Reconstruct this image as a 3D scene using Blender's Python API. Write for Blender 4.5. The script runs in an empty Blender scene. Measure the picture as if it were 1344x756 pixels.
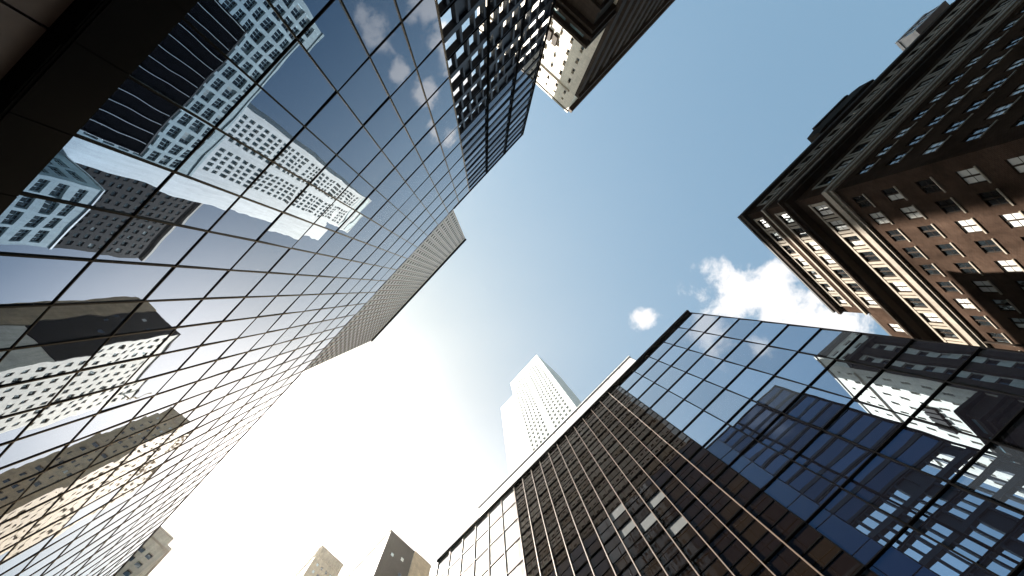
import bpy, bmesh, math, random
from mathutils import Vector, Matrix

random.seed(7)
scene = bpy.context.scene
col = scene.collection
R = math.radians

# ------------------------------------------------------------------ camera
F = 720.0                       # focal length in photo pixels (photo 1344 x 756)
ZX, ZY = 638.0, 378.0           # where the zenith falls in the photo
CAMZ = 1.6
cam_data = bpy.data.cameras.new("camera")
cam_data.sensor_fit = 'HORIZONTAL'
cam_data.sensor_width = 36.0
cam_data.lens = 36.0 * F / 1344.0
cam_data.shift_x = (672.0 - ZX) / 1344.0
cam_data.clip_start = 0.05
cam_data.clip_end = 6000.0
cam = bpy.data.objects.new("camera", cam_data)
col.objects.link(cam)
cam.location = (0, 0, CAMZ)
cam.rotation_euler = (math.pi, 0, 0)      # straight up; world X = picture right, world Y = picture down
scene.camera = cam

# ------------------------------------------------------------------ world, sun, exposure
SUN = Vector((-395, 128, 720)).normalized()
SKY_STRENGTH = 0.05
world = bpy.data.worlds.new("World")
scene.world = world
world.use_nodes = True
wn, wl = world.node_tree.nodes, world.node_tree.links
wn.clear()


def wmath(op, a, b=None, c=None):
    n = wn.new('ShaderNodeMath'); n.operation = op
    for i, v in enumerate((a, b, c)):
        if v is None: continue
        if isinstance(v, (int, float)): n.inputs[i].default_value = v
        else: wl.new(v, n.inputs[i])
    return n.outputs[0]


def wmix(f, a, b, mode='MIX'):
    n = wn.new('ShaderNodeMix'); n.data_type = 'RGBA'; n.blend_type = mode
    for s, v in ((n.inputs[0], f), (n.inputs[6], a), (n.inputs[7], b)):
        if isinstance(v, (int, float)): s.default_value = v
        elif isinstance(v, tuple): s.default_value = v
        else: wl.new(v, s)
    return n.outputs[2]


sky = wn.new('ShaderNodeTexSky')
sky.sky_type = 'NISHITA'
sky.sun_disc = False
sky.sun_elevation = math.asin(SUN.z)
sky.sun_rotation = math.atan2(SUN.x, SUN.y)
sky.air_density = 1.0
sky.dust_density = 1.2
sky.ozone_density = 1.5
tc = wn.new('ShaderNodeTexCoord')
dirv = tc.outputs['Generated']
nrm = wn.new('ShaderNodeVectorMath'); nrm.operation = 'NORMALIZE'; wl.new(dirv, nrm.inputs[0])


def lobe(cx, cy, amp, sigma):
    """Haze glow and added glow in the sky round one direction."""
    d = wn.new('ShaderNodeVectorMath'); d.operation = 'DOT_PRODUCT'
    wl.new(nrm.outputs[0], d.inputs[0]); d.inputs[1].default_value = Vector((cx, cy, F)).normalized()
    th = wmath('ARCCOSINE', wmath('MINIMUM', d.outputs['Value'], 0.99999))
    return wmath('MULTIPLY', wmath('EXPONENT', wmath('MULTIPLY', wmath('POWER', wmath('DIVIDE', th, sigma), 2.0), -1.0)), amp)


glow = wmath('ADD', wmath('ADD', lobe(-395, 128, 22.0, .16), lobe(-258, 245, 24.0, .13)),
             wmath('ADD', lobe(-290, 240, .55, .36), lobe(-80, 485, 6.5, .22)))  # last lobe is added out of view to whiten the mirrored facades
skycol = wmix(1.0, sky.outputs[0], (0.95, 1.05, 0.84, 1), 'MULTIPLY')
comb = wn.new('ShaderNodeCombineColor')
wl.new(wmath('MULTIPLY', glow, 1.06), comb.inputs[0]); wl.new(wmath('MULTIPLY', glow, 0.93), comb.inputs[1]); wl.new(wmath('MULTIPLY', glow, 0.82), comb.inputs[2])
hazy = wmix(lobe(-290, 240, .85, .47), skycol, (1.72, 1.70, 1.68, 1))
skyglow = wmix(1.0, hazy, comb.outputs[0], 'ADD')
# cloud layer: a flat sheet high above, breaking into a few small cumulus
sep = wn.new('ShaderNodeSeparateXYZ'); wl.new(nrm.outputs[0], sep.inputs[0])
zc = wmath('MAXIMUM', sep.outputs[2], 0.05)
px = wmath('MULTIPLY', wmath('DIVIDE', sep.outputs[0], zc), F)
py = wmath('MULTIPLY', wmath('DIVIDE', sep.outputs[1], zc), F)
cp = wn.new('ShaderNodeCombineXYZ'); wl.new(px, cp.inputs[0]); wl.new(py, cp.inputs[1])
nz = wn.new('ShaderNodeTexNoise'); nz.inputs['Scale'].default_value = 0.022
nz.inputs['Detail'].default_value = 9.0; nz.inputs['Roughness'].default_value = 0.64
nz.inputs['Distortion'].default_value = 0.25
wl.new(cp.outputs[0], nz.inputs['Vector'])
CLOUDS = [(345, 6, 74, 48), (425, 36, 115, 50), (375, -18, 48, 22), (207, 43, 20, 20),
          (355, 124, 30, 24), (299, 96, 20, 17), (262, 60, 26, 18),
          (-47, -272, 34, 30), (-244, -452, 32, 26), (-180, -520, 26, 18), (-60, -340, 22, 20), (-330, -380, 26, 18)]
blob = None
for cx, cy, rx, ry in CLOUDS:
    ex = wmath('POWER', wmath('DIVIDE', wmath('SUBTRACT', px, cx), rx), 2.0)
    ey = wmath('POWER', wmath('DIVIDE', wmath('SUBTRACT', py, cy), ry), 2.0)
    e = wmath('EXPONENT', wmath('MULTIPLY', wmath('ADD', ex, ey), -0.7))
    blob = e if blob is None else wmath('MAXIMUM', blob, e)
dens = wn.new('ShaderNodeMapRange'); dens.interpolation_type = 'SMOOTHSTEP'
wl.new(wmath('ADD', nz.outputs[0], wmath('MULTIPLY', blob, 0.55)), dens.inputs[0])
dens.inputs[1].default_value = 0.77; dens.inputs[2].default_value = 1.0
cloudy = wmix(dens.outputs[0], skyglow, (4.0, 4.0, 4.05, 1))
bg = wn.new('ShaderNodeBackground'); wl.new(cloudy, bg.inputs[0]); bg.inputs[1].default_value = SKY_STRENGTH
wout = wn.new('ShaderNodeOutputWorld'); wl.new(bg.outputs[0], wout.inputs[0])

sun_data = bpy.data.lights.new("sun", 'SUN')
sun_data.energy = 5.0
sun_data.angle = R(0.53)
sun_data.color = (1.0, 0.93, 0.82)
sun = bpy.data.objects.new("sun", sun_data)
col.objects.link(sun)
sun.rotation_euler = (-SUN).to_track_quat('-Z', 'Y').to_euler()
sun.location = (-200, 60, 400)

scene.view_settings.view_transform = 'Standard'
scene.view_settings.look = 'None'
scene.view_settings.exposure = 2.43
scene.view_settings.gamma = 1.0
scene.cycles.max_bounces = 8
scene.cycles.glossy_bounces = 6
scene.cycles.diffuse_bounces = 3
scene.cycles.sample_clamp_indirect = 6.0


# ------------------------------------------------------------------ picking points from the photo
def P(u, v, h):
    k = (h - CAMZ) / F
    return Vector(((u - ZX) * k, (v - ZY) * k))


A_DIR = Vector((-.679, .734)).normalized()        # along the street, towards the sun side
A_IN = Vector((-A_DIR.y, A_DIR.x))                # into the big glass tower
A_DIST = 14.6
B_U = Vector((.707, -.707)).normalized()
B_IN = Vector((.707, .707)).normalized()
B_DIST = 16.3
A_ANG = math.atan2(A_DIR.y, A_DIR.x)
B_ANG = math.atan2(B_U.y, B_U.x)


def mirror_A(p):
    q = Vector((p.x, p.y))
    return q + 2 * (A_DIST - q.dot(A_IN)) * A_IN


def frame_size(p3, mirrored=False):
    """How large something at p3 shows in the photo (0 when outside the frame)."""
    q = Vector((p3.x, p3.y))
    if mirrored: q = mirror_A(q)
    z = max(p3.z - CAMZ, 0.5)
    u, v = ZX + q.x / z * F, ZY + q.y / z * F
    inside = -30 < u < 1374 and -30 < v < 786
    d = math.sqrt(q.x ** 2 + q.y ** 2 + z * z)
    return (1.0 if inside else 0.001) / d


# ------------------------------------------------------------------ materials
def nt(name):
    m = bpy.data.materials.new(name); m.use_nodes = True
    n, l = m.node_tree.nodes, m.node_tree.links
    n.clear()
    out = n.new('ShaderNodeOutputMaterial')
    return m, n, l, out


def mul_noise(n, l, base, vec, scale, lo, hi, detail=5):
    nz = n.new('ShaderNodeTexNoise'); nz.inputs['Scale'].default_value = scale
    nz.inputs['Detail'].default_value = detail; nz.inputs['Roughness'].default_value = .62
    l.new(vec, nz.inputs['Vector'])
    mr = n.new('ShaderNodeMapRange'); mr.inputs[1].default_value = .3; mr.inputs[2].default_value = .7
    mr.inputs[3].default_value = lo; mr.inputs[4].default_value = hi
    l.new(nz.outputs[0], mr.inputs[0])
    mx = n.new('ShaderNodeMix'); mx.data_type = 'RGBA'; mx.blend_type = 'MULTIPLY'; mx.inputs[0].default_value = 1
    l.new(base, mx.inputs[6]); l.new(mr.outputs[0], mx.inputs[7])
    return mx.outputs[2]


def wall_mat(name, c1, c2=None, bw=0.0, bh=0.0, mortar=None, msize=.012, rough=.8, lo=.72, hi=1.15, streak=True, spec=.3):
    m, n, l, out = nt(name)
    uv = n.new('ShaderNodeUVMap'); uv.uv_map = 'UVMap'
    geo = n.new('ShaderNodeNewGeometry')
    if bw:
        b = n.new('ShaderNodeTexBrick')
        b.inputs['Color1'].default_value = (*c1, 1); b.inputs['Color2'].default_value = (*(c2 or c1), 1)
        b.inputs['Mortar'].default_value = (*(mortar or c1), 1)
        b.inputs['Scale'].default_value = 1.0
        b.inputs['Brick Width'].default_value = bw; b.inputs['Row Height'].default_value = bh
        b.inputs['Mortar Size'].default_value = msize
        b.inputs['Bias'].default_value = 0
        l.new(uv.outputs[0], b.inputs['Vector'])
        c = b.outputs['Color']
    else:
        rgb = n.new('ShaderNodeRGB'); rgb.outputs[0].default_value = (*c1, 1); c = rgb.outputs[0]
    c = mul_noise(n, l, c, geo.outputs['Position'], .35, lo, hi)
    c = mul_noise(n, l, c, geo.outputs['Position'], 3.1, .85, 1.1)
    if streak:
        mp = n.new('ShaderNodeMapping'); mp.inputs['Scale'].default_value = (1.4, .06, 1)
        l.new(uv.outputs[0], mp.inputs[0])
        c = mul_noise(n, l, c, mp.outputs[0], 1.0, .8, 1.08, 3)
    p = n.new('ShaderNodeBsdfPrincipled')
    l.new(c, p.inputs['Base Color']); p.inputs['Roughness'].default_value = rough
    p.inputs['Specular IOR Level'].default_value = spec
    l.new(p.outputs[0], out.inputs[0])
    return m


def glass_mat(name, base, ior, tint=(.9, .95, 1), rough=0.0, wave=0.0, wscale=.25, vary=0.0, blinds=0.0, blind_col=(.55, .55, .52), coat=None, coat_pow=3.0, graze=(1, 1, 1)):
    """Coated facade glass: dark room behind, Fresnel mirror in front."""
    m, n, l, out = nt(name)
    geo = n.new('ShaderNodeNewGeometry')
    oi = n.new('ShaderNodeObjectInfo')
    add = n.new('ShaderNodeMath'); add.operation = 'ADD'
    l.new(geo.outputs['Random Per Island'], add.inputs[0]); l.new(oi.outputs['Random'], add.inputs[1])
    fr = n.new('ShaderNodeMath'); fr.operation = 'FRACT'; l.new(add.outputs[0], fr.inputs[0])
    rnd = fr.outputs[0]
    rgb = n.new('ShaderNodeRGB'); rgb.outputs[0].default_value = (*base, 1); c = rgb.outputs[0]
    if blinds > 0:
        gt = n.new('ShaderNodeMath'); gt.operation = 'LESS_THAN'; l.new(rnd, gt.inputs[0]); gt.inputs[1].default_value = blinds
        mx = n.new('ShaderNodeMix'); mx.data_type = 'RGBA'
        l.new(gt.outputs[0], mx.inputs[0]); l.new(c, mx.inputs[6]); mx.inputs[7].default_value = (*blind_col, 1)
        c = mx.outputs[2]
    d = n.new('ShaderNodeBsdfDiffuse'); l.new(c, d.inputs[0])
    g = n.new('ShaderNodeBsdfGlossy'); g.inputs['Roughness'].default_value = rough
    if vary > 0:
        mr = n.new('ShaderNodeMapRange'); mr.inputs[3].default_value = 1 - vary; mr.inputs[4].default_value = 1.0
        l.new(rnd, mr.inputs[0])
        mx = n.new('ShaderNodeMix'); mx.data_type = 'RGBA'; mx.blend_type = 'MULTIPLY'; mx.inputs[0].default_value = 1
        mx.inputs[6].default_value = (*tint, 1); l.new(mr.outputs[0], mx.inputs[7])
        l.new(mx.outputs[2], g.inputs[0])
    else:
        g.inputs[0].default_value = (*tint, 1)
    if coat:
        lw = n.new('ShaderNodeLayerWeight'); lw.inputs[0].default_value = .5
        pw = n.new('ShaderNodeMath'); pw.operation = 'POWER'; pw.inputs[1].default_value = coat_pow
        l.new(lw.outputs['Facing'], pw.inputs[0])
        mc = n.new('ShaderNodeMix'); mc.data_type = 'RGBA'
        l.new(pw.outputs[0], mc.inputs[0]); mc.inputs[6].default_value = (*coat, 1); mc.inputs[7].default_value = (*graze, 1)
        mv = n.new('ShaderNodeMix'); mv.data_type = 'RGBA'; mv.blend_type = 'MULTIPLY'; mv.inputs[0].default_value = 1
        l.new(mc.outputs[2], mv.inputs[6])
        mr = n.new('ShaderNodeMapRange'); mr.inputs[3].default_value = 1 - vary; mr.inputs[4].default_value = 1.0
        l.new(rnd, mr.inputs[0]); l.new(mr.outputs[0], mv.inputs[7])
        l.new(mv.outputs[2], g.inputs[0])
    f = n.new('ShaderNodeFresnel'); f.inputs[0].default_value = ior
    if wave > 0:
        nz = n.new('ShaderNodeTexNoise'); nz.inputs['Scale'].default_value = wscale; nz.inputs['Detail'].default_value = 1.5
        l.new(geo.outputs['Position'], nz.inputs['Vector'])
        bp = n.new('ShaderNodeBump'); bp.inputs['Strength'].default_value = 1.0; bp.inputs['Distance'].default_value = wave
        l.new(nz.outputs[0], bp.inputs['Height'])
        l.new(bp.outputs[0], g.inputs['Normal'])
    if coat:
        ad = n.new('ShaderNodeAddShader')
        l.new(d.outputs[0], ad.inputs[0]); l.new(g.outputs[0], ad.inputs[1]); l.new(ad.outputs[0], out.inputs[0])
        return m
    mix = n.new('ShaderNodeMixShader')
    l.new(f.outputs[0], mix.inputs[0]); l.new(d.outputs[0], mix.inputs[1]); l.new(g.outputs[0], mix.inputs[2])
    l.new(mix.outputs[0], out.inputs[0])
    return m


def metal_mat(name, c, rough=.4, metallic=.6, spec=.5):
    m, n, l, out = nt(name)
    geo = n.new('ShaderNodeNewGeometry')
    rgb = n.new('ShaderNodeRGB'); rgb.outputs[0].default_value = (*c, 1)
    cc = mul_noise(n, l, rgb.outputs[0], geo.outputs['Position'], .8, .75, 1.15)
    p = n.new('ShaderNodeBsdfPrincipled'); l.new(cc, p.inputs['Base Color'])
    p.inputs['Roughness'].default_value = rough; p.inputs['Metallic'].default_value = metallic
    p.inputs['Specular IOR Level'].default_value = spec
    l.new(p.outputs[0], out.inputs[0])
    return m


def matt(name, c):
    m, n, l, out = nt(name)
    d = n.new('ShaderNodeBsdfDiffuse'); d.inputs[0].default_value = (*c, 1)
    l.new(d.outputs[0], out.inputs[0])
    return m


M = dict(
    mirror_glass=glass_mat('blue_mirror_glass', (.004, .005, .009), 2.1, (.70, .84, 1.0), wave=.011, wscale=.25, vary=.10, coat=(.0, .05, .125), coat_pow=2.65, blinds=.10, blind_col=(.03, .032, .035)),
    anodised=glass_mat('bronze_black_anodised', (.005, .005, .005), 2, rough=.25, coat=(.0, .0, .0), coat_pow=6.5, graze=(.95, .74, .52)),
    painted_white_reflection=glass_mat('white_reflection_paint', (.17, .18, .185), 2, vary=.5, coat=(.05, .05, .05), coat_pow=5.0),  # pale panes painted as a broken white reflection
    navy_glass=glass_mat('navy_glass', (.004, .005, .008), 2, wave=.01, wscale=.3, vary=.5, coat=(.11, .15, .23), coat_pow=4.5),
    blue_glass=glass_mat('blue_sky_glass', (.004, .004, .006), 2.9, wave=.006, wscale=.3, vary=.22, coat=(.30, .40, .52), coat_pow=3.0, blinds=.12, blind_col=(.02, .024, .03)),
    painted_brown_reflection=glass_mat('painted_brown_reflection', (.007, .0045, .0035), 2.9, wave=.006, wscale=.3, vary=.5, coat=(.05, .045, .042), coat_pow=5.0, blinds=.22, blind_col=(.011, .0075, .005)),  # dark brown reflection put into the glass colour
    painted_glow_reflection=glass_mat('painted_glow_reflection', (.46, .45, .43), 2.9, wave=.006, wscale=.3, vary=.1, coat=(.22, .22, .21), coat_pow=3.0),  # mirrored sky glow put into the pale base colour
    fin_sunlit_tone=metal_mat('fin_sunlit_tone', (.26, .15, .08), .5, .0),  # warm sunlight on the crown fins put into their colour
    window_glass=glass_mat('window_glass', (.01, .012, .014), 2.6, (.95, .97, 1), blinds=.4, blind_col=(.6, .6, .58)),
    dark_window=glass_mat('dark_window_glass', (.012, .014, .016), 1.9, (.8, .95, 1), vary=.4, blinds=.08),
    teal_window=glass_mat('teal_window_glass', (.10, .15, .16), 1.7, (.85, .97, 1), vary=.3),
    black_frame=matt('black_frame', (.006, .006, .0065)),
    bronze_mullion=metal_mat('bronze_mullion', (.11, .065, .038), .5, .2),
    grey_metal=metal_mat('grey_metal', (.30, .29, .30), .5, .2),
    crown_panel=metal_mat('crown_panel', (.56, .50, .46), .5, .0),
    navy_metal=metal_mat('navy_metal', (.010, .013, .022), .5, .0, .25),
    bronze_clad=metal_mat('bronze_cladding', (.042, .026, .019), .38, .3),
    white_panel=wall_mat('white_panel', (.74, .75, .74), rough=.55, lo=.94, hi=1.03, streak=True),
    white_stone=wall_mat('white_stone', (.72, .65, .55), (.66, .6, .51), 1.6, .8, (.5, .46, .4), .01, lo=.88, hi=1.05),
    pale_concrete=wall_mat('pale_concrete', (.60, .71, .72), (.56, .67, .68), 3.0, 1.9, (.5, .54, .54), .015, lo=.9, hi=1.06),
    tan_stone=wall_mat('tan_stone', (.46, .33, .20), (.42, .30, .19), 1.4, .7, (.33, .24, .15), .012),
    dark_stone=wall_mat('dark_stone', (.05, .034, .025), (.04, .028, .02), 1.2, .6, (.025, .018, .013), .012, spec=.05),
    brick=wall_mat('red_brown_brick', (.058, .035, .025), (.042, .025, .018), .24, .085, (.07, .055, .045), .009, lo=.5, hi=1.25, spec=.0),
    stone_trim=wall_mat('limestone_trim', (.31, .27, .22), rough=.7, lo=.75, hi=1.05),
    dark_trim=wall_mat('weathered_trim', (.035, .025, .019), rough=.8, spec=.05),
    dark_brick=wall_mat('dark_brick', (.022, .016, .012), (.018, .013, .010), .24, .085, (.03, .024, .02), .009, spec=.05),
    roof=wall_mat('roof_felt', (.06, .06, .06), streak=False),
    asphalt=wall_mat('asphalt', (.05, .05, .052), streak=False, rough=.9),
    paving=wall_mat('paving_slabs', (.22, .215, .205), (.19, .185, .18), 1.2, 1.2, (.10, .10, .10), .02, streak=False),
    kerb=wall_mat('kerb_granite', (.3, .3, .3), streak=False),
    paint=wall_mat('road_paint', (.75, .75, .72), streak=False, lo=.8),
)


# ------------------------------------------------------------------ mesh builder
class MB:
    def __init__(self):
        self.v, self.f, self.m = [], [], []

    def box(self, x0, x1, y0, y1, z0, z1, mi=0):
        b = len(self.v)
        self.v += [(x, y, z) for z in (z0, z1) for y in (y0, y1) for x in (x0, x1)]
        for q in ((0, 2, 3, 1), (4, 5, 7, 6), (0, 1, 5, 4), (2, 6, 7, 3), (0, 4, 6, 2), (1, 3, 7, 5)):
            self.f.append(tuple(b + i for i in q)); self.m.append(mi)
        return b

    def hexa(self, pts, mi=0):
        b = len(self.v)
        self.v += [tuple(p) for p in pts]
        for q in ((0, 2, 3, 1), (4, 5, 7, 6), (0, 1, 5, 4), (2, 6, 7, 3), (0, 4, 6, 2), (1, 3, 7, 5)):
            self.f.append(tuple(b + i for i in q)); self.m.append(mi)

    def prism(self, outline, z0, z1, mi=0):
        b, n = len(self.v), len(outline)
        self.v += [(x, y, z0) for x, y in outline] + [(x, y, z1) for x, y in outline]
        self.f.append(tuple(b + i for i in reversed(range(n)))); self.m.append(mi)
        self.f.append(tuple(b + n + i for i in range(n))); self.m.append(mi)
        for i in range(n):
            j = (i + 1) % n
            self.f.append((b + i, b + j, b + n + j, b + n + i)); self.m.append(mi)

    def mesh(self, name, mats):
        me = bpy.data.meshes.new(name)
        me.from_pydata(self.v, [], self.f)
        for mt in mats: me.materials.append(mt)
        me.polygons.foreach_set('material_index', self.m)
        uv = me.uv_layers.new(name='UVMap')
        for p in me.polygons:
            nv = p.normal
            if abs(nv.z) > .8:
                for li in p.loop_indices:
                    c = me.vertices[me.loops[li].vertex_index].co
                    uv.data[li].uv = (c.x, c.y)
            else:
                t = Vector((-nv.y, nv.x, 0)).normalized()
                for li in p.loop_indices:
                    c = me.vertices[me.loops[li].vertex_index].co
                    uv.data[li].uv = (c.dot(t), c.z)
        me.update()
        return me

    def build(self, name, mats, parent=None, loc=(0, 0, 0), rz=0):
        if not isinstance(mats, (list, tuple)): mats = [mats]
        o = bpy.data.objects.new(name, self.mesh(name, mats))
        col.objects.link(o)
        o.location = loc; o.rotation_euler = (0, 0, rz)
        if parent: o.parent = parent
        return o


def link(name, me, parent, loc, rz=0.0, rx=0.0):
    o = bpy.data.objects.new(name, me); col.objects.link(o)
    o.parent = parent; o.location = loc; o.rotation_euler = (rx, 0, rz)
    return o


# ------------------------------------------------------------------ a building and its faces
class Building:
    """Local axes: x along the street face, y into the block, z up. Faces: front y=0, right x=W, back y=D, left x=0."""

    def __init__(self, name, label, cat, origin, ang, W, D, H, mirrored=False):
        self.W, self.D, self.H, self.mirrored = W, D, H, mirrored
        o = bpy.data.objects.new(name, None); col.objects.link(o)
        o.empty_display_size = 2
        o.location = (origin.x, origin.y, 0); o.rotation_euler = (0, 0, ang)
        o['label'] = label; o['category'] = cat
        self.root = o
        self.mw = Matrix.Translation((origin.x, origin.y, 0)) @ Matrix.Rotation(ang, 4, 'Z')
        self.wins = []

    def loc(self, face, u, d):
        if face == 'front': return (u, d)
        if face == 'right': return (self.W - d, u)
        if face == 'back': return (self.W - u, self.D - d)
        return (d, self.D - u)

    ROT = dict(front=0, right=math.pi / 2, back=math.pi, left=-math.pi / 2)

    def fbox(self, mb, face, u0, u1, d0, d1, z0, z1, mi=0):
        a, b = self.loc(face, u0, d0), self.loc(face, u1, d1)
        mb.box(min(a[0], b[0]), max(a[0], b[0]), min(a[1], b[1]), max(a[1], b[1]), z0, z1, mi)

    def flen(self, face):
        return self.W if face in ('front', 'back') else self.D

    def gridwall(self, mb, face, cols, rows, recess, z0, z1, u0=None, u1=None, style=None, skip=None):
        """Wall skin of spandrels and piers; cols / rows are lists of (start, end) openings. Windows are queued in every opening."""
        L = self.flen(face)
        e = recess if face in ('left', 'right') else 0
        a = e if u0 is None else u0
        b = L - e if u1 is None else u1
        zz = z0
        for (r0, r1) in rows:
            if r0 > zz: self.fbox(mb, face, a, b, 0, recess, zz, r0)
            uu = a
            for ci, (c0, c1) in enumerate(cols):
                self.fbox(mb, face, uu, c0, 0, recess, r0, r1)
                uu = c1
            self.fbox(mb, face, uu, b, 0, recess, r0, r1)
            zz = r1
            if style:
                for (c0, c1) in cols:
                    self.wins.append((face, (c0 + c1) / 2, (r0 + r1) / 2, c1 - c0, r1 - r0, recess, style))
        if zz < z1: self.fbox(mb, face, a, b, 0, recess, zz, z1)

    def finish_windows(self, limit=100, subparts=True):
        def size(w):
            x, y = self.loc(w[0], w[1], 0)
            p = self.mw @ Vector((x, y, w[2]))
            return frame_size(p, self.mirrored) * w[3] * w[4]
        self.wins.sort(key=size, reverse=True)
        cache = {}
        rest = MB(); rest_mats = []
        for i, (face, u, z, w, h, rec, st) in enumerate(self.wins):
            if i < limit:
                key = (round(w, 3), round(h, 3), st[0])
                if key not in cache:
                    fm, pm = MB(), MB()
                    st[3](fm, pm, w, h)
                    xm = None
                if st[4]:
                    xb = MB(); st[6](xb, w, h); xm = xb.mesh(st[4], [st[5]])
                cache[key] = (fm.mesh('window', [st[1]]), pm.mesh('pane', [st[2]]), xm)
                x, y = self.loc(face, u, rec)
                o = link('window', cache[key][0], self.root, (x, y, z), self.ROT[face])
                link('pane', cache[key][1], o, (0, 0, 0))
                if cache[key][2]: link(st[4], cache[key][2], o, (0, 0, 0))
            else:
                fm, pm = MB(), MB()
                st[3](fm, pm, w, h)
                xb = MB()
                if st[4]: st[6](xb, w, h)
                for mb, mt in ((fm, st[1]), (pm, st[2])) + (((xb, st[5]),) if st[4] else ()):
                    if mt not in rest_mats: rest_mats.append(mt)
                    mi = rest_mats.index(mt)
                    c, s = math.cos(self.ROT[face]), math.sin(self.ROT[face])
                    x, y = self.loc(face, u, rec)
                    b = len(rest.v)
                    rest.v += [(x + c * vx - s * vy, y + s * vx + c * vy, z + vz) for vx, vy, vz in mb.v]
                    rest.f += [tuple(b + k for k in f) for f in mb.f]; rest.m += [mi] * len(mb.f)
        if rest.f:
            o = rest.build('more_windows', rest_mats, self.root)
            o['kind'] = 'stuff'


def openings(a, b, n, width):
    """n openings of the given width spread evenly between a and b."""
    p = (b - a) / n
    return [(a + p * (i + .5) - width / 2, a + p * (i + .5) + width / 2) for i in range(n)]


# window styles: mesh centred on the opening, y = 0 on the back of the recess, outward is -y
def sash_pair(fm, pm, w, h):
    t = .05
    fm.box(-w / 2, w / 2, -.09, -.02, -h / 2, -h / 2 + t); fm.box(-w / 2, w / 2, -.09, -.02, h / 2 - t, h / 2)
    for x in (-w / 2, -.05, w / 2 - t):
        fm.box(x, x + (t if x != -.05 else .10), -.089, -.021, -h / 2 + t, h / 2 - t)
    for s in (-1, 1):
        x0, x1 = (-w / 2 + t, -.05) if s < 0 else (.05, w / 2 - t)
        pm.box(x0, x1, -.05, -.03, -h / 2 + t, h / 2 - t)
        fm.box(x0, x1, -.06, -.022, -.015, .015)


def plain_window(fm, pm, w, h):
    t = .08
    fm.box(-w / 2, w / 2, -.10, -.02, -h / 2, -h / 2 + t); fm.box(-w / 2, w / 2, -.10, -.02, h / 2 - t, h / 2)
    for x in (-w / 2, w / 2 - t): fm.box(x, x + t, -.099, -.021, -h / 2 + t, h / 2 - t)
    pm.box(-w / 2 + t, w / 2 - t, -.06, -.03, -h / 2 + t, h / 2 - t)


def triple_window(fm, pm, w, h):
    t = .10
    fm.box(-w / 2, w / 2, -.10, -.02, -h / 2, -h / 2 + t); fm.box(-w / 2, w / 2, -.10, -.02, h / 2 - t, h / 2)
    fm.box(-w / 2, w / 2, -.09, -.025, h * .12, h * .12 + t)
    n = 3
    for i in range(n + 1):
        x = -w / 2 + (w - t) * i / n
        fm.box(x, x + t, -.099, -.021, -h / 2 + t, h / 2 - t)
    for i in range(n):
        x = -w / 2 + (w - t) * i / n
        pm.box(x + t, x + (w - t) / n, -.06, -.03, -h / 2 + t, h / 2 - t)


def plain_sill(mb, w, h):          # outward is -y, the wall face lies at y = -recess (0.13)
    mb.box(-w / 2 - .1, w / 2 + .1, -.19, -.131, -h / 2 - .12, -h / 2 - .01)


def stone_surround(mb, w, h):
    mb.box(-w / 2 - .3, w / 2 + .3, -.19, -.131, -h / 2 - .28, -h / 2 - .02)
    mb.box(-w / 2 - .26, -w / 2 - .02, -.17, -.131, -h / 2 - .02, h / 2 + .02)
    mb.box(w / 2 + .02, w / 2 + .26, -.17, -.131, -h / 2 - .02, h / 2 + .02)
    mb.box(-w / 2 - .3, w / 2 + .3, -.20, -.131, h / 2 + .02, h / 2 + .26)


def style(name, frame, pane, fn, extra=None, xmat=None, xfn=None):
    return (name, M[frame], M[pane], fn, extra, M[xmat] if xmat else None, xfn)


def roof_slab(bd, over=.3, z=None, t=.4, mat='roof', name='roof'):
    mb = MB(); z = bd.H if z is None else z
    mb.box(-over, bd.W + over, -over, bd.D + over, z, z + t)
    return mb.build(name, M[mat], bd.root)


def core(bd, mat, faces, rec, z1=None, name='wall'):
    """Body of the block, pulled back by the window recess on faces that get a wall skin."""
    mb = MB()
    x0 = rec if 'left' in faces else 0; x1 = bd.W - (rec if 'right' in faces else 0)
    y0 = rec if 'front' in faces else 0; y1 = bd.D - (rec if 'back' in faces else 0)
    mb.box(x0, x1, y0, y1, 0, bd.H if z1 is None else z1)
    return mb


# ------------------------------------------------------------------ ground, road, pavements
def struct(name, mb, mat, loc=(0, 0, 0), rz=0.0):
    o = mb.build(name, M[mat], None, loc, rz); o['kind'] = 'structure'; return o


g = MB(); g.box(-2500, 2500, -2500, 2500, -.5, 0); struct('ground', g, 'asphalt')
g = MB(); g.box(-400, 400, -9.5, 8.0, .001, .004); struct('road', g, 'asphalt', (0, 0, 0), A_ANG)
g = MB(); g.box(-400, 400, 8.3, 14.4, 0.002, .14); struct('pavement', g, 'paving', (0, 0, 0), A_ANG)
g = MB(); g.box(-400, 400, 8.0, 8.3, 0.002, .15); g.box(-60, 14, -9.8, -9.5, .002, .15); struct('kerb', g, 'kerb', (0, 0, 0), A_ANG)
g = MB(); g.box(-60, 14, -17.2, -9.8, 0.002, .14); struct('pavement', g, 'paving', (0, 0, 0), A_ANG)
g = MB()
for i in range(-40, 40):
    g.box(i * 9, i * 9 + 3, -.9, -.75, .004, .008); g.box(i * 9, i * 9 + 3, -4.5, -4.35, .004, .008)
struct('road_marking', g, 'paint', (0, 0, 0), A_ANG)


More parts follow.
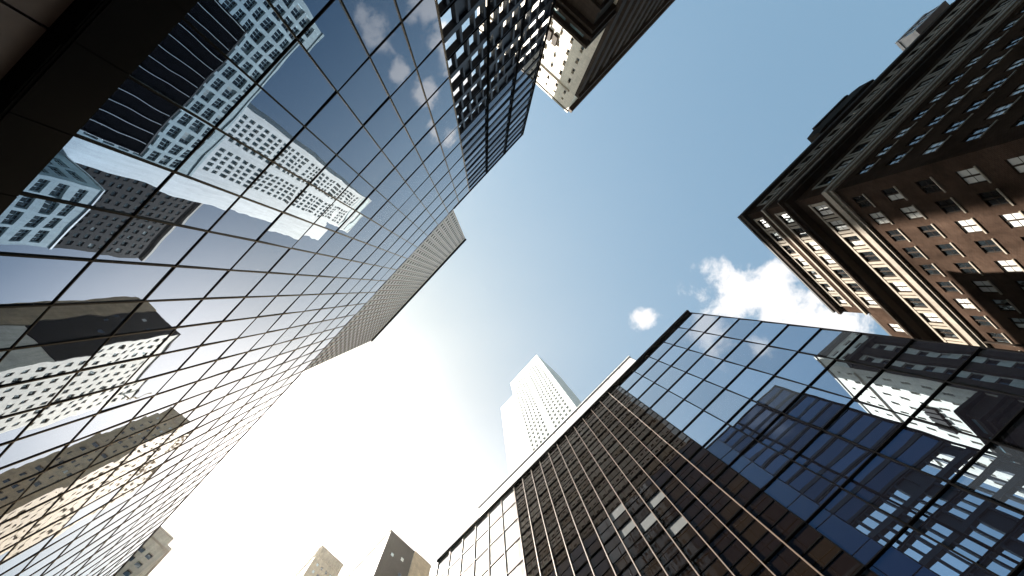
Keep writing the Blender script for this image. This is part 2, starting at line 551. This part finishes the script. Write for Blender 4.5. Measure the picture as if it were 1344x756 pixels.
# ------------------------------------------------------------------ the mirror-glass tower (upper left)
def tilt_pane(mb, x0, x1, y, z0, z1, amp, lean=.0, turn=.0):
    """A pane with a slight set of its own, so every pane mirrors a slightly different piece of the street."""
    tx, tz = random.gauss(0, amp), random.gauss(0, amp)
    tz += lean; tx += turn; y += lean * (z1 - z0) / 2 + turn * (x1 - x0) / 2
    cx, cz = (x0 + x1) / 2, (z0 + z1) / 2
    pts = []
    for z in (z0, z1):
        for d in (0, .03):
            for x in (x0, x1):
                pts.append((x, y + d + tx * (x - cx) + tz * (z - cz), z))
    mb.hexa(pts)


def curtain(bd, u0, z0, cols, rows, pu, pz, glass, amp, y=.06, limit=100, lean=.0, special=None, turn=.0):
    """Single panes: the hundred that show largest are parts, the remainder one part."""
    cells = []
    for i in range(cols):
        for j in range(rows):
            c = bd.mw @ Vector((u0 + (i + .5) * pu, 0, z0 + (j + .5) * pz))
            cells.append((frame_size(c), i, j))
    cells.sort(reverse=True)
    rest = MB()
    for k, (s, i, j) in enumerate(cells):
        x0, x1 = u0 + i * pu + .01, u0 + (i + 1) * pu - .01
        a, b = z0 + j * pz + .01, z0 + (j + 1) * pz - .01
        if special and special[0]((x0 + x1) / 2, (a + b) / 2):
            mb = MB(); tilt_pane(mb, x0, x1, y, a, b, amp, lean, turn); mb.build('painted_reflection_pane', special[1], bd.root)
        elif k < limit:
            mb = MB(); tilt_pane(mb, x0, x1, y, a, b, amp, lean, turn); mb.build('glass_pane', glass, bd.root)
        else:
            tilt_pane(rest, x0, x1, y, a, b, amp, lean, turn)
    if rest.f:
        o = rest.build('more_glass_panes', glass, bd.root); o['kind'] = 'stuff'


oA = A_IN * A_DIST + A_DIR * (-26.0)
A = Building('glass_skyscraper', 'huge blue mirror-glass skyscraper with black mullion grid and grey slatted crown, at upper left', 'skyscraper',
             oA, A_ANG, 121.0, 6.5, 105.0)
LAT = 14.8
mb = MB(); mb.box(LAT, 121, .35, 6.5, 0, 104.9); mb.build('core', M['black_frame'], A.root)
PU, PZ, Z0 = 2.87, 7.02, 20.7
NC, NR = 37, 12
curtain(A, LAT, Z0, NC, NR, PU, PZ, M['mirror_glass'], .0042)
mb = MB()
for i in range(NC + 1):
    x = LAT + i * PU
    mb.box(x - .05, x + .05, -.012, .34, Z0, 105.0)
for j in range(NR + 1):
    z = Z0 + j * PZ
    mb.box(LAT + .09, LAT + NC * PU - .09, -.004, .335, z - .045, z + .045)
mb.build('mullion_grid', M['anodised'], A.root)
mb = MB(); mb.box(LAT - .2, 121, -.50, .34, 17.9, Z0 - .08)
for i in range(38):
    x = LAT - .2 + i * PU
    mb.box(x + .02, min(x + PU - .02, 121), -.56, -.501, 18.0, Z0 - .12)
    mb.box(x + .3, min(x + PU - .3, 121), -.45, -.1, 17.84, 17.899)
mb.build('spandrel_band', M['anodised'], A.root)
# base: bronze cladding panels with open joints
mb = MB()
for i in range(37):
    for j in range(5):
        x = LAT + i * PU; z = .2 + j * 3.52
        mb.box(x + .04, x + PU - .04, .02 + random.uniform(0, .012), .34, z, z + 3.44)
mb.build('base_cladding', M['bronze_clad'], A.root)
mb = MB()
for i in range(0, 38, 2):
    x = LAT + i * PU
    mb.box(x - .12, x + .12, -.14, .0, .2, 17.88)
mb.build('base_fin', M['grey_metal'], A.root)
# open lattice bay at the street end
mb = MB()
dz = 3.51
for j in range(16):
    z = 10 + j * dz
    top = z + (.85 if j % 2 else .45)
    mb.box(0, LAT - .09, .0, .55, z, top)
    x = .35
    while x < LAT - .8:
        wpost = random.choice((.16, .2, .24, .24, .28))
        mb.box(x, x + wpost, .03, .52, top, z + dz)
        gap = random.choice((.8, .95, 1.3, 1.0))
        if random.random() < .22 and x + wpost + gap < LAT - .1:
            mb.box(x + wpost, x + wpost + gap, .25, .3, top, z + dz)
        x += wpost + gap
zl = 10 + 16 * dz
mb.build('lattice_screen', M['navy_metal'], A.root)
mb = MB(); mb.box(0.02, LAT - .1, .12, .55, zl, 104.9)
nz_ = 11; ph = (104.9 - zl) / nz_
for j in range(nz_):
    mb.box(.02, LAT - .1, .0, .119, zl + j * ph, zl + j * ph + .9)
mb.build('spandrel_wall', M['navy_metal'], A.root)
for j in range(nz_):
    for i in range(3):
        mb = MB(); tilt_pane(mb, .28 + i * 4.9, .28 + (i + 1) * 4.9 - .3, .08, zl + j * ph + .92, zl + (j + 1) * ph - .02, .002)
        mb.build('glass_pane', M['navy_glass'], A.root)
mb = MB()
for x in (0, 4.93, 9.87):
    mb.box(x - .0, x + .26, -.13, .0, 8, 105)
for j in range(14):
    z = 10 + j * 7.02
    mb.box(.3, LAT - .1, -.06, -.001, z + .2, z + .36)
mb.build('bay_mullion', M['black_frame'], A.root)
mb = MB(); mb.prism([(-.05, -.06), (19.2, -.06), (19.2, 6.6), (LAT, 6.6), (LAT, .62), (-.05, .62)], 105.0, 105.3)
mb.build('roof_coping', M['black_frame'], A.root)
mb = MB(); mb.box(61.6, 121.05, -.06, 6.6, 105.0, 105.3)
mb.build('roof_coping', M['black_frame'], A.root)
# crown: finned grey upper tower
CU0, CU1, CZ0, CZ1 = 19.35, 61.4, 105.0, 168.0
mb = MB(); mb.box(CU0, CU1, .30, 6.5, CZ0, CZ1, 0)
nf, nl = 30, 17
for i in range(nf + 1):
    x = CU0 + (CU1 - CU0) * i / nf
    mb.box(x - .04, x + .04, .14, .301, CZ0 + .1, CZ1, 1)
    for j in range(nl if i < nf else 0):
        z = CZ0 + 1.2 + j * (CZ1 - CZ0 - 2) / nl
        mb.box(x + .3, x + 1.0, .19, .301, z, z + .5, 2)
mb.build('crown_wall', [M['crown_panel'], M['fin_sunlit_tone'], M['dark_trim']], A.root)
mb = MB(); mb.box(CU0 - .15, CU1 + .15, -.25, 6.6, CZ1, CZ1 + 1.0); mb.build('crown_coping', M['black_frame'], A.root)

# ------------------------------------------------------------------ the dark bronze glass block (lower right)
oB = B_IN * B_DIST - B_U * 23.2
BW, BH = 36.1, 57.4
B = Building('glass_office_block', 'glass block with blue glass, painted brown reflection and white rooftop screen, at lower right', 'office block',
             oB, B_ANG, BW, 10.8, BH)
mb = MB(); mb.box(0, BW, .27, 10.8, 0, BH - .1); mb.build('core', M['dark_stone'], B.root)
BZ = 3.64
nrB = 15
zb0 = BH - .1 - nrB * BZ
TURN = {'blue_glass': .0}
SECTIONS = [(0.0, 10.9, 6, 'painted_glow_reflection', 0.0, 20), (10.9, 25.7, 12, 'painted_brown_reflection', 0.0, 30), (25.7, BW, 5, 'blue_glass', .018, 50)]  # pale and brown sections carry painted reflections, the blue one really mirrors
for k, (ua, ub, nc, gl, lean, lim) in enumerate(SECTIONS):
    sub = 3 if k == 1 else 1
    curtain(B, ua, zb0, nc, nrB * sub, (ub - ua) / nc, BZ / sub, M[gl], .0016, y=.05, limit=lim, lean=lean, turn=TURN.get(gl, 0.0),
            special=(lambda u, z: 18.6 < u < 22.4 and 24 < z < 38 and random.random() < .30, M['painted_white_reflection']) if k == 1 else None)  # scattered pale panes imitate a white reflection
mb = MB()
for k, (ua, ub, nc, gl, lean, lim) in enumerate(SECTIONS):
    for i in range(nc + (1 if k == 2 else 0)):
        x = min(max(ua + i * (ub - ua) / nc, .05), BW - .05)
        w_ = .026 if k < 2 else .028
        mb.box(x - w_, x + w_, -.07 if k < 2 else .035, .26, zb0, BH - .05, 1 if k == 2 else 0)
    for j in range(nrB + 1):
        z = zb0 + j * BZ
        h_ = .03 if k == 2 else .05
        mb.box(ua + .03, ub - .03, (-.02, -.021, .04)[k], .255, z - h_, z + h_, 1 if k else 0)
        if k == 1 and j < nrB:
            for q in (1, 2):
                mb.box(ua + .03, ub - .03, .02, .255, z + q * BZ / 3 - .03, z + q * BZ / 3 + .03, 1)
mb.build('mullion_grid', [M['bronze_mullion'], M['black_frame']], B.root)
mb = MB(); mb.box(0, BW, -.05, .24, .2, zb0 - .11); mb.build('base_cladding', M['bronze_clad'], B.root)
mb = MB(); mb.box(-.05, BW + .05, -.18, 10.85, BH, BH + .4); mb.build('roof_coping', M['black_frame'], B.root)
mb = MB()
mb.box(5.5, 29.0, .35, 9.5, BH + .4, BH + 4.8)
for i in range(14):
    x = 5.5 + i * 23.5 / 14
    mb.box(x + .03, x + 23.5 / 14 - .03, .30, .349, BH + .5, BH + 4.7)
ps = mb.build('penthouse', M['white_panel'], B.root)
mb = MB(); mb.box(5.4, 29.1, .2, 9.6, BH + 4.8, BH + 5.05); mb.build('roof', M['white_panel'], ps)
for k in range(4):
    mb = MB()
    x = 2.9 + k * .58
    mb.box(x, x + .25, .5, .9, BH + .4, BH + 2.5); mb.box(x - .06, x + .31, .42, .98, BH + 2.5, BH + 2.75)
    mb.build('roof_vent', M['tan_stone'], B.root)

# ------------------------------------------------------------------ brick apartment block (right)
oD = P(971, 285, 56)
D = Building('brick_apartment_block', 'dark red-brown brick apartment block with paired sash windows and stone belt, at right edge', 'apartment block',
             oD, B_ANG, 46.0, 30.0, 56.0)
rec = .13
st_sash = style('sash', 'dark_trim', 'window_glass', sash_pair, 'sill', 'stone_trim', plain_sill)
st_trim = style('trimmed_sash', 'dark_trim', 'window_glass', sash_pair, 'surround', 'stone_trim', stone_surround)
mb = MB()
mb.box(rec, 46, rec, 30, 0, 50.0)
mb.box(rec, 46, rec, 13.2, 50.0, 55.9)
fl = 2.86
rows_low = [(z0 + .8, z0 + 2.05) for z0 in [41.2 - fl * (k + 1) for k in range(13)]][::-1]
rows_mid = [(43.3, 44.9)]
rows_up = [(48.6, 50.0)]
rows_top = [(52.6, 53.8)]
colsF = openings(1.0, 45.2, 25, 1.1)
colsL = openings(.8, 29.4, 17, 1.05)
D.gridwall(mb, 'front', colsF, rows_low, rec, 0, 41.5, style=st_sash)
D.gridwall(mb, 'front', colsF, rows_mid + rows_up + rows_top, rec, 41.5, 55.9, style=st_trim)
# left face (local u runs from the back, so u = 30 - depth)
D.gridwall(mb, 'left', colsL, rows_low, rec, 0, 41.5, u0=0, u1=30 - rec, style=st_sash)
D.gridwall(mb, 'left', colsL, rows_mid, rec, 41.5, 47.0, u0=0, u1=30 - rec, style=st_trim)
colsLs = [c for c in colsL if c[0] > 17.4]
D.gridwall(mb, 'left', colsLs, rows_up + rows_top, rec, 47.0, 55.9, u0=16.8, u1=30 - rec, style=st_trim)
D.gridwall(mb, 'left', [c for c in colsL if c[1] < 16.2], rows_up, rec, 47.0, 50.0 + .9, u0=0, u1=16.79, style=st_sash)
mb.build('wall', M['brick'], D.root)


def ring(bd, z0, z1, out, W=None, D_=None, y1=None):
    """A projecting course along the front and left faces, mitred as one L."""
    mb = MB()
    W = bd.W if W is None else W; D_ = bd.D if D_ is None else D_
    mb.prism([(-out, -out), (W, -out), (W, .0), (0, 0), (0, D_), (-out, D_)], z0, z1)
    return mb


for z0, z1, o_ in ((41.30, 41.55, .20), (41.75, 42.0, .30), (42.2, 42.42, .22)):
    pass
m1 = ring(D, 41.25, 41.6, .16)
for z0, z1, o_ in ((41.6, 41.95, .30), (41.95, 42.35, .2)):
    b = ring(D, z0, z1, o_); k = len(m1.v); m1.v += b.v; m1.f += [tuple(i + k for i in f) for f in b.f]; m1.m += b.m
m1.build('belt_course', M['stone_trim'], D.root)
m1 = ring(D, 46.3, 46.75, .55)
b = ring(D, 46.75, 47.0, .8); k = len(m1.v); m1.v += b.v; m1.f += [tuple(i + k for i in f) for f in b.f]; m1.m += b.m
m1.build('cornice', M['dark_trim'], D.root)
m1 = ring(D, 51.1, 51.35, .18, D_=13.2); m1.build('string_course', M['stone_trim'], D.root)
m1 = ring(D, 54.5, 54.9, .35, D_=13.2, W=30); m1.build('top_cornice', M['dark_trim'], D.root)
mb = MB(); mb.box(-.12, 30, -.12, 13.3, 55.9, 56.2); mb.box(30.01, 46.1, .25, 13.3, 55.9, 56.05); mb.build('roof', M['roof'], D.root)
mb = MB(); mb.box(0, 46, 13.35, 30.1, 50.9, 51.2); mb.build('lower_roof', M['roof'], D.root)
mb = MB(); mb.prism([(11.6, -.3), (12.6, -.42), (18.2, -.42), (19.2, -.3), (19.2, .6), (11.6, .6)], 56.21, 58.3); mb.prism([(13.0, -.55), (17.8, -.55), (17.8, .5), (13.0, .5)], 58.3, 58.8)
mb.build('parapet', M['dark_brick'], D.root)
# drainpipe on the side wall
mb = MB(); D.fbox(mb, 'left', 14.6, 14.72, -.14, -.02, 3, 41.2); mb.build('drainpipe', M['dark_trim'], D.root)
# glazed bay room hanging over the parapet
bayu = 25.6
mb = MB(); mb.box(bayu, bayu + 4.2, -.75, 2.4, 56.2, 56.5); mb.box(bayu, bayu + 4.2, -.7, 2.4, 58.6, 59.0)
for i in range(5): mb.box(bayu + .05 + i * .98, bayu + .25 + i * .98, -.66, -.5, 56.5, 58.6)
mb.box(bayu + .1, bayu + .3, -.49, 2.3, 56.5, 58.6); mb.box(bayu + 3.9, bayu + 4.1, -.49, 2.3, 56.5, 58.6)
pr = mb.build('roof_room', M['grey_metal'], D.root)
mb = MB(); mb.box(bayu + .26, bayu + 3.95, -.6, -.56, 56.5, 58.6); mb.build('pane', M['window_glass'], pr)
D.finish_windows(100)

# ------------------------------------------------------------------ stone tower with a sunlit side (top)
oC = P(745, 145, 90)
Wc = 30.0
C = Building('stone_tower', 'narrow stone tower with one cream sunlit side and one dark side, at top centre', 'tower',
             oC - A_DIR * Wc, A_ANG, Wc, 20.0, 90.0)
rec = .3
mb = core(C, None, ('front', 'right'), rec)
st_dk = style('plain', 'dark_trim', 'dark_window', plain_window)
rowsC = [(z, z + 1.7) for z in [8 + 3.4 * k for k in range(22)]] + [(84.2, 85.6), (87.2, 88.0)]
C.gridwall(mb, 'right', openings(.8, 19.4, 11, .42), rowsC, rec, 0, 89.9, style=st_dk)
C.gridwall(mb, 'front', openings(.5, 29.5, 12, 1.2), rowsC, rec, 0, 89.9, style=st_dk)
mb.build('wall', M['white_stone'], C.root)
mb = MB()
for i in range(13):
    x = .5 + i * 29 / 12
    mb.box(x - .55, x + .55, -.5, -.001, 6, 82)
mb.build('pier', M['dark_stone'], C.root)
mb = MB(); mb.box(.0, 30.0, -.9, -.002, 82.01, 83.0); mb.box(.0, 30.0, -.7, -.002, 88.8, 89.9)
mb.build('cornice', M['dark_stone'], C.root)
for k in range(4):
    mb = MB(); C.fbox(mb, 'right', 5.2 + k * 1.0, 5.9 + k * 1.0, -.35, -.002, 71.6, 74.2)
    mb.build('balcony_bracket', M['dark_trim'], C.root)
mb = MB(); C.fbox(mb, 'right', 1.0, 19, -.25, -.002, 83.0, 83.4); mb.build('string_course', M['white_stone'], C.root)
roof_slab(C, 15e-2, 90.0, .5, 'stone_trim')
C.finish_windows(100, False)

oC2 = P(768, 58, 61.5)
C2 = Building('corniced_block', 'lower black block with heavy ledges and grey window strips, before the cream stone tower', 'building',
              oC2 - A_DIR * 4.0, A_ANG, 4.0, 16.0, 61.5)
mb = MB(); mb.box(.0, 4, .0, 16, 0, 61.4)
mb.build('wall', M['dark_stone'], C2.root)
mb = MB()
for z, o_ in ((60.7, .45), (57.9, .75), (57.1, .45), (53.3, .3)):
    mb.box(.1, 4 + o_, -o_, 16, z, z + .6)
mb.build('cornice', M['dark_stone'], C2.root)
for k in range(5):
    mb = MB(); C2.fbox(mb, 'right', .5 + k * 2.6, 2.4 + k * 2.6, -.12, -.01, 20, 52.5)
    w = mb.build('window_strip', M['teal_window'], C2.root)
    mb = MB()
    for z in range(20, 52, 3): C2.fbox(mb, 'right', .5 + k * 2.6, 2.4 + k * 2.6, -.2, -.121, z, z + .8)
    mb.build('spandrel', M['black_frame'], w)
for k in range(5):
    mb = MB(); C2.fbox(mb, 'right', .5 + k * 2.6, 2.4 + k * 2.6, -.12, -.01, 58.8, 60.4)
    mb.build('attic_window', M['teal_window'], C2.root)
for k in range(2):
    mb = MB(); C2.fbox(mb, 'front', .5 + k * 1.7, 1.7 + k * 1.7, -.12, -.01, 20, 52.5); mb.build('window_strip', M['teal_window'], C2.root)
roof_slab(C2, .1, 61.5, .4)

# ------------------------------------------------------------------ towers across the street, behind the bronze block
# positions along the street are measured in A's frame: s along A_DIR, x = distance behind the camera side
def across(s, x):
    return A_DIR * s - A_IN * x


FACE = A_ANG + math.pi          # street face looks at the mirror tower; local x runs away from the sun side

# white tower and its attached blank slab
E = Building('white_skyscraper', 'slender white skyscraper with pale window grid and blank side slab, above the bronze block', 'skyscraper',
             across(26.6, 41.0), FACE, 19.3, 16.0, 274.0)
rec = .5
mb = core(E, None, ('front', 'right'), rec)
st_t = style('tri', 'white_panel', 'teal_window', plain_window)
rowsE = [(z, z + 2.9) for z in [60 + 4.55 * k for k in range(44)]]
colsE = openings(1.4, 8.8, 5, .95) + openings(10.5, 17.9, 5, .95)
E.gridwall(mb, 'front', colsE, rowsE, rec, 0, 273.9, style=st_t)
E.gridwall(mb, 'right', openings(1, 15, 8, 1.2), rowsE, rec, 0, 273.9, style=st_t)
mb.build('wall', M['white_panel'], E.root)
mb = MB(); mb.box(.6, 18.7, -.12, -.001, 261.5, 263); mb.box(.6, 18.7, -.12, -.001, 269, 273); mb.build('parapet_panel', M['pale_concrete'], E.root)
roof_slab(E, .1, 274, .6, 'white_panel')
mb = MB(); mb.box(-8.1, -.01, .0, 13, 0, 245.5); mb.build('side_slab', M['white_panel'], E.root)
E.finish_windows(100, False)

# long pale grid slab
T = Building('grid_office_slab', 'long pale teal-white slab with dark triple windows, mirrored in the upper left glass', 'office slab',
             across(26.5, 35.4), FACE, 43.6, 5.2, 120.0, True)
rec = .4
mb = core(T, None, ('front', 'left', 'right'), rec)
st_tri = style('triple', 'pale_concrete', 'dark_window', triple_window)
rowsT = [(z, z + 2.9) for z in [50 + 4.0 * k for k in range(17)]]
T.gridwall(mb, 'front', openings(.6, 43, 14, 2.3), rowsT, rec, 0, 119.9, style=st_tri)
T.gridwall(mb, 'left', openings(.7, 4.5, 1, 2.3), rowsT, rec, 0, 119.9, style=st_tri)
T.gridwall(mb, 'right', openings(.7, 4.5, 1, 2.3), rowsT, rec, 0, 119.9, style=st_tri)
mb.build('wall', M['pale_concrete'], T.root)
roof_slab(T, .15, 120, .8, 'pale_concrete')
T.finish_windows(100)

# slim dark slab with white fins
Q = Building('dark_finned_slab', 'slim black slab with thin white vertical fins, directly behind the bronze glass block', 'office slab',
             across(22.6, 29.0), FACE, 27.0, 4.0, 93.5, True)
mb = MB(); mb.box(0, 27, 0, 4, 0, 93.4); mb.build('wall', M['black_frame'], Q.root)
mb = MB()
for i in range(14): mb.box(.0 + i * 2.05, .07 + i * 2.05, -.25, -.001, 10, 93)
mb.build('fin', M['white_panel'], Q.root)
roof_slab(Q, .1, 93.5, .4)

# dark brick tower
K = Building('dark_brick_tower', 'black brick tower with pale cornice, mirrored at far left below the pale slab', 'tower',
             across(70, 60), FACE, 30.0, 20.0, 183.0, True)
rec = .35
mb = core(K, None, ('front', 'right'), rec)
rowsK = [(z, z + 2.0) for z in [80 + 4.0 * k for k in range(25)]]
K.gridwall(mb, 'front', openings(.8, 29.2, 11, 1.5), rowsK, rec, 0, 182.9, style=st_dk)
K.gridwall(mb, 'right', openings(.8, 19.2, 7, 1.5), rowsK, rec, 0, 182.9, style=st_dk)
mb.build('wall', M['dark_brick'], K.root)
mb = MB(); mb.box(-.9, 30.9, -.9, 20.9, 183, 184.2); mb.build('cornice', M['stone_trim'], K.root)
K.finish_windows(100, False)

# white banded block
L = Building('white_banded_block', 'white block with broad window bands, mirrored low at the far left edge', 'office block',
             across(48, 32.0), FACE, 14.0, 12.0, 99.0, True)
rec = .4
mb = core(L, None, ('front', 'left', 'right'), rec)
rowsL = [(z, z + 2.2) for z in [20 + 3.9 * k for k in range(20)]]
L.gridwall(mb, 'front', openings(.5, 13.5, 4, 2.7), rowsL, rec, 0, 98.9, style=st_tri)
L.gridwall(mb, 'left', openings(.6, 11.4, 3, 2.7), rowsL, rec, 0, 98.9, style=st_tri)
L.gridwall(mb, 'right', openings(.6, 11.4, 3, 2.7), rowsL, rec, 0, 98.9, style=st_tri)
mb.build('wall', M['pale_concrete'], L.root)
roof_slab(L, .2, 99, .5, 'white_panel')
L.finish_windows(100, False)

# dark-sided tower
G = Building('dark_sided_tower', 'tower with black end wall, tan strip beside it and white street front, at bottom centre', 'tower',
             across(100, 29.2), FACE, 25.4, 16.5, 170.0, True)
rec = .3
mb = core(G, None, ('front',), rec)
rowsG = [(z, z + 1.9) for z in [70 + 3.9 * k for k in range(25)]]
G.gridwall(mb, 'front', openings(.8, 24.8, 9, 1.3), rowsG, rec, 0, 169.9, style=st_dk)
mb.build('wall', M['white_stone'], G.root)
mb = MB(); mb.box(25.401, 25.6, .05, 9.6, 120, 169.6)
mb.build('black_end_wall', M['dark_brick'], G.root)
for (y, z) in ((2.5, 158), (6.0, 160), (6.6, 152), (7.4, 146), (3.4, 140), (8.2, 151)):
    mb = MB(); mb.box(25.601, 25.68, y, y + .9, z, z + 1.6); mb.build('end_window', M['dark_window'], G.root)
mb = MB(); mb.box(25.401, 25.7, 9.75, 16.4, 90, 170.9); mb.build('tan_strip', M['tan_stone'], G.root)
roof_slab(G, .2, 170, .5, 'dark_trim')
mb = MB(); mb.box(21.5, 23.5, 10, 12, 170.5, 175); mb.build('chimney', M['tan_stone'], G.root)
mb = MB(); mb.box(2.0, 2.25, -1.2, -.95, 165, 177); mb.box(1.95, 2.3, -1.0, 0, 166, 166.3); mb.build('flagpole', M['tan_stone'], G.root)
G.finish_windows(100, False)

# tan tower
H_ = Building('tan_tower', 'tan stone tower with small dark windows and buttressed top, at bottom left of centre', 'tower',
              across(162, 24.3), FACE, 28.0, 13.0, 246.0, True)
rec = .4
mb = core(H_, None, ('front', 'right'), rec)
rowsH = [(z, z + 2.6) for z in [120 + 5.6 * k for k in range(21)]]
H_.gridwall(mb, 'right', openings(1.6, 11.4, 4, 1.1), rowsH, rec, 0, 245.9, style=st_dk)
H_.gridwall(mb, 'front', openings(.8, 27.2, 9, 1.2), rowsH, rec, 0, 245.9, style=st_dk)
mb.build('wall', M['tan_stone'], H_.root)
mb = MB()
for i in range(9): H_.fbox(mb, 'right', .2 + i * 1.45, .9 + i * 1.45, -.5, -.001, 238, 245.8)
for i in range(14): H_.fbox(mb, 'front', .4 + i * 2.0, 1.2 + i * 2.0, -.5, -.001, 238, 245.8)
mb.build('buttress', M['tan_stone'], H_.root)
roof_slab(H_, .2, 246, .6, 'tan_stone')
H_.finish_windows(100, False)

# stepped tower on the mirror tower's own side, far down the street
oF = P(219, 724, 140)
Fb = Building('stepped_tower', 'stepped grey stone tower with small rooftop box, at lower left beyond the glass facade', 'tower',
              oF, A_ANG, 18.0, 11.0, 140.0)
rec = .4
mb = core(Fb, None, ('left', 'front'), rec)
rowsF = [(z, z + 2.2) for z in [50 + 4.0 * k for k in range(22)]]
Fb.gridwall(mb, 'left', openings(.8, 10.2, 4, 1.4), rowsF, rec, 0, 139.9, style=st_dk)
Fb.gridwall(mb, 'front', openings(.8, 17.2, 7, 1.3), rowsF, rec, 0, 139.9, style=st_dk)
mb.build('wall', M['stone_trim'], Fb.root)
mb = MB(); mb.box(-.5, 18.5, -.5, 11.5, 140, 141.3); mb.build('cornice', M['stone_trim'], Fb.root)
mb = MB(); mb.box(2, 12, 2.0, 7.5, 141.3, 147); mb.box(1.7, 12.3, 1.7, 7.8, 147, 147.6); mb.build('roof_box', M['stone_trim'], Fb.root)
Fb.finish_windows(100, False)

# ------------------------------------------------------------------ haze added over the street to veil the sun side with glare
hm = bpy.data.materials.new('haze_air'); hm.use_nodes = True
hn, hl = hm.node_tree.nodes, hm.node_tree.links
hn.clear()
ho = hn.new('ShaderNodeOutputMaterial')
hv = hn.new('ShaderNodeVolumePrincipled')
hv.inputs['Color'].default_value = (1.0, .96, .90, 1)
hv.inputs['Density'].default_value = 0.0001
hv.inputs['Anisotropy'].default_value = 0.82
hl.new(hv.outputs[0], ho.inputs['Volume'])
mb = MB(); mb.box(-2510, 2510, -2510, 2510, -1.5, 282)
hz = mb.build('haze', hm); hz['kind'] = 'stuff'
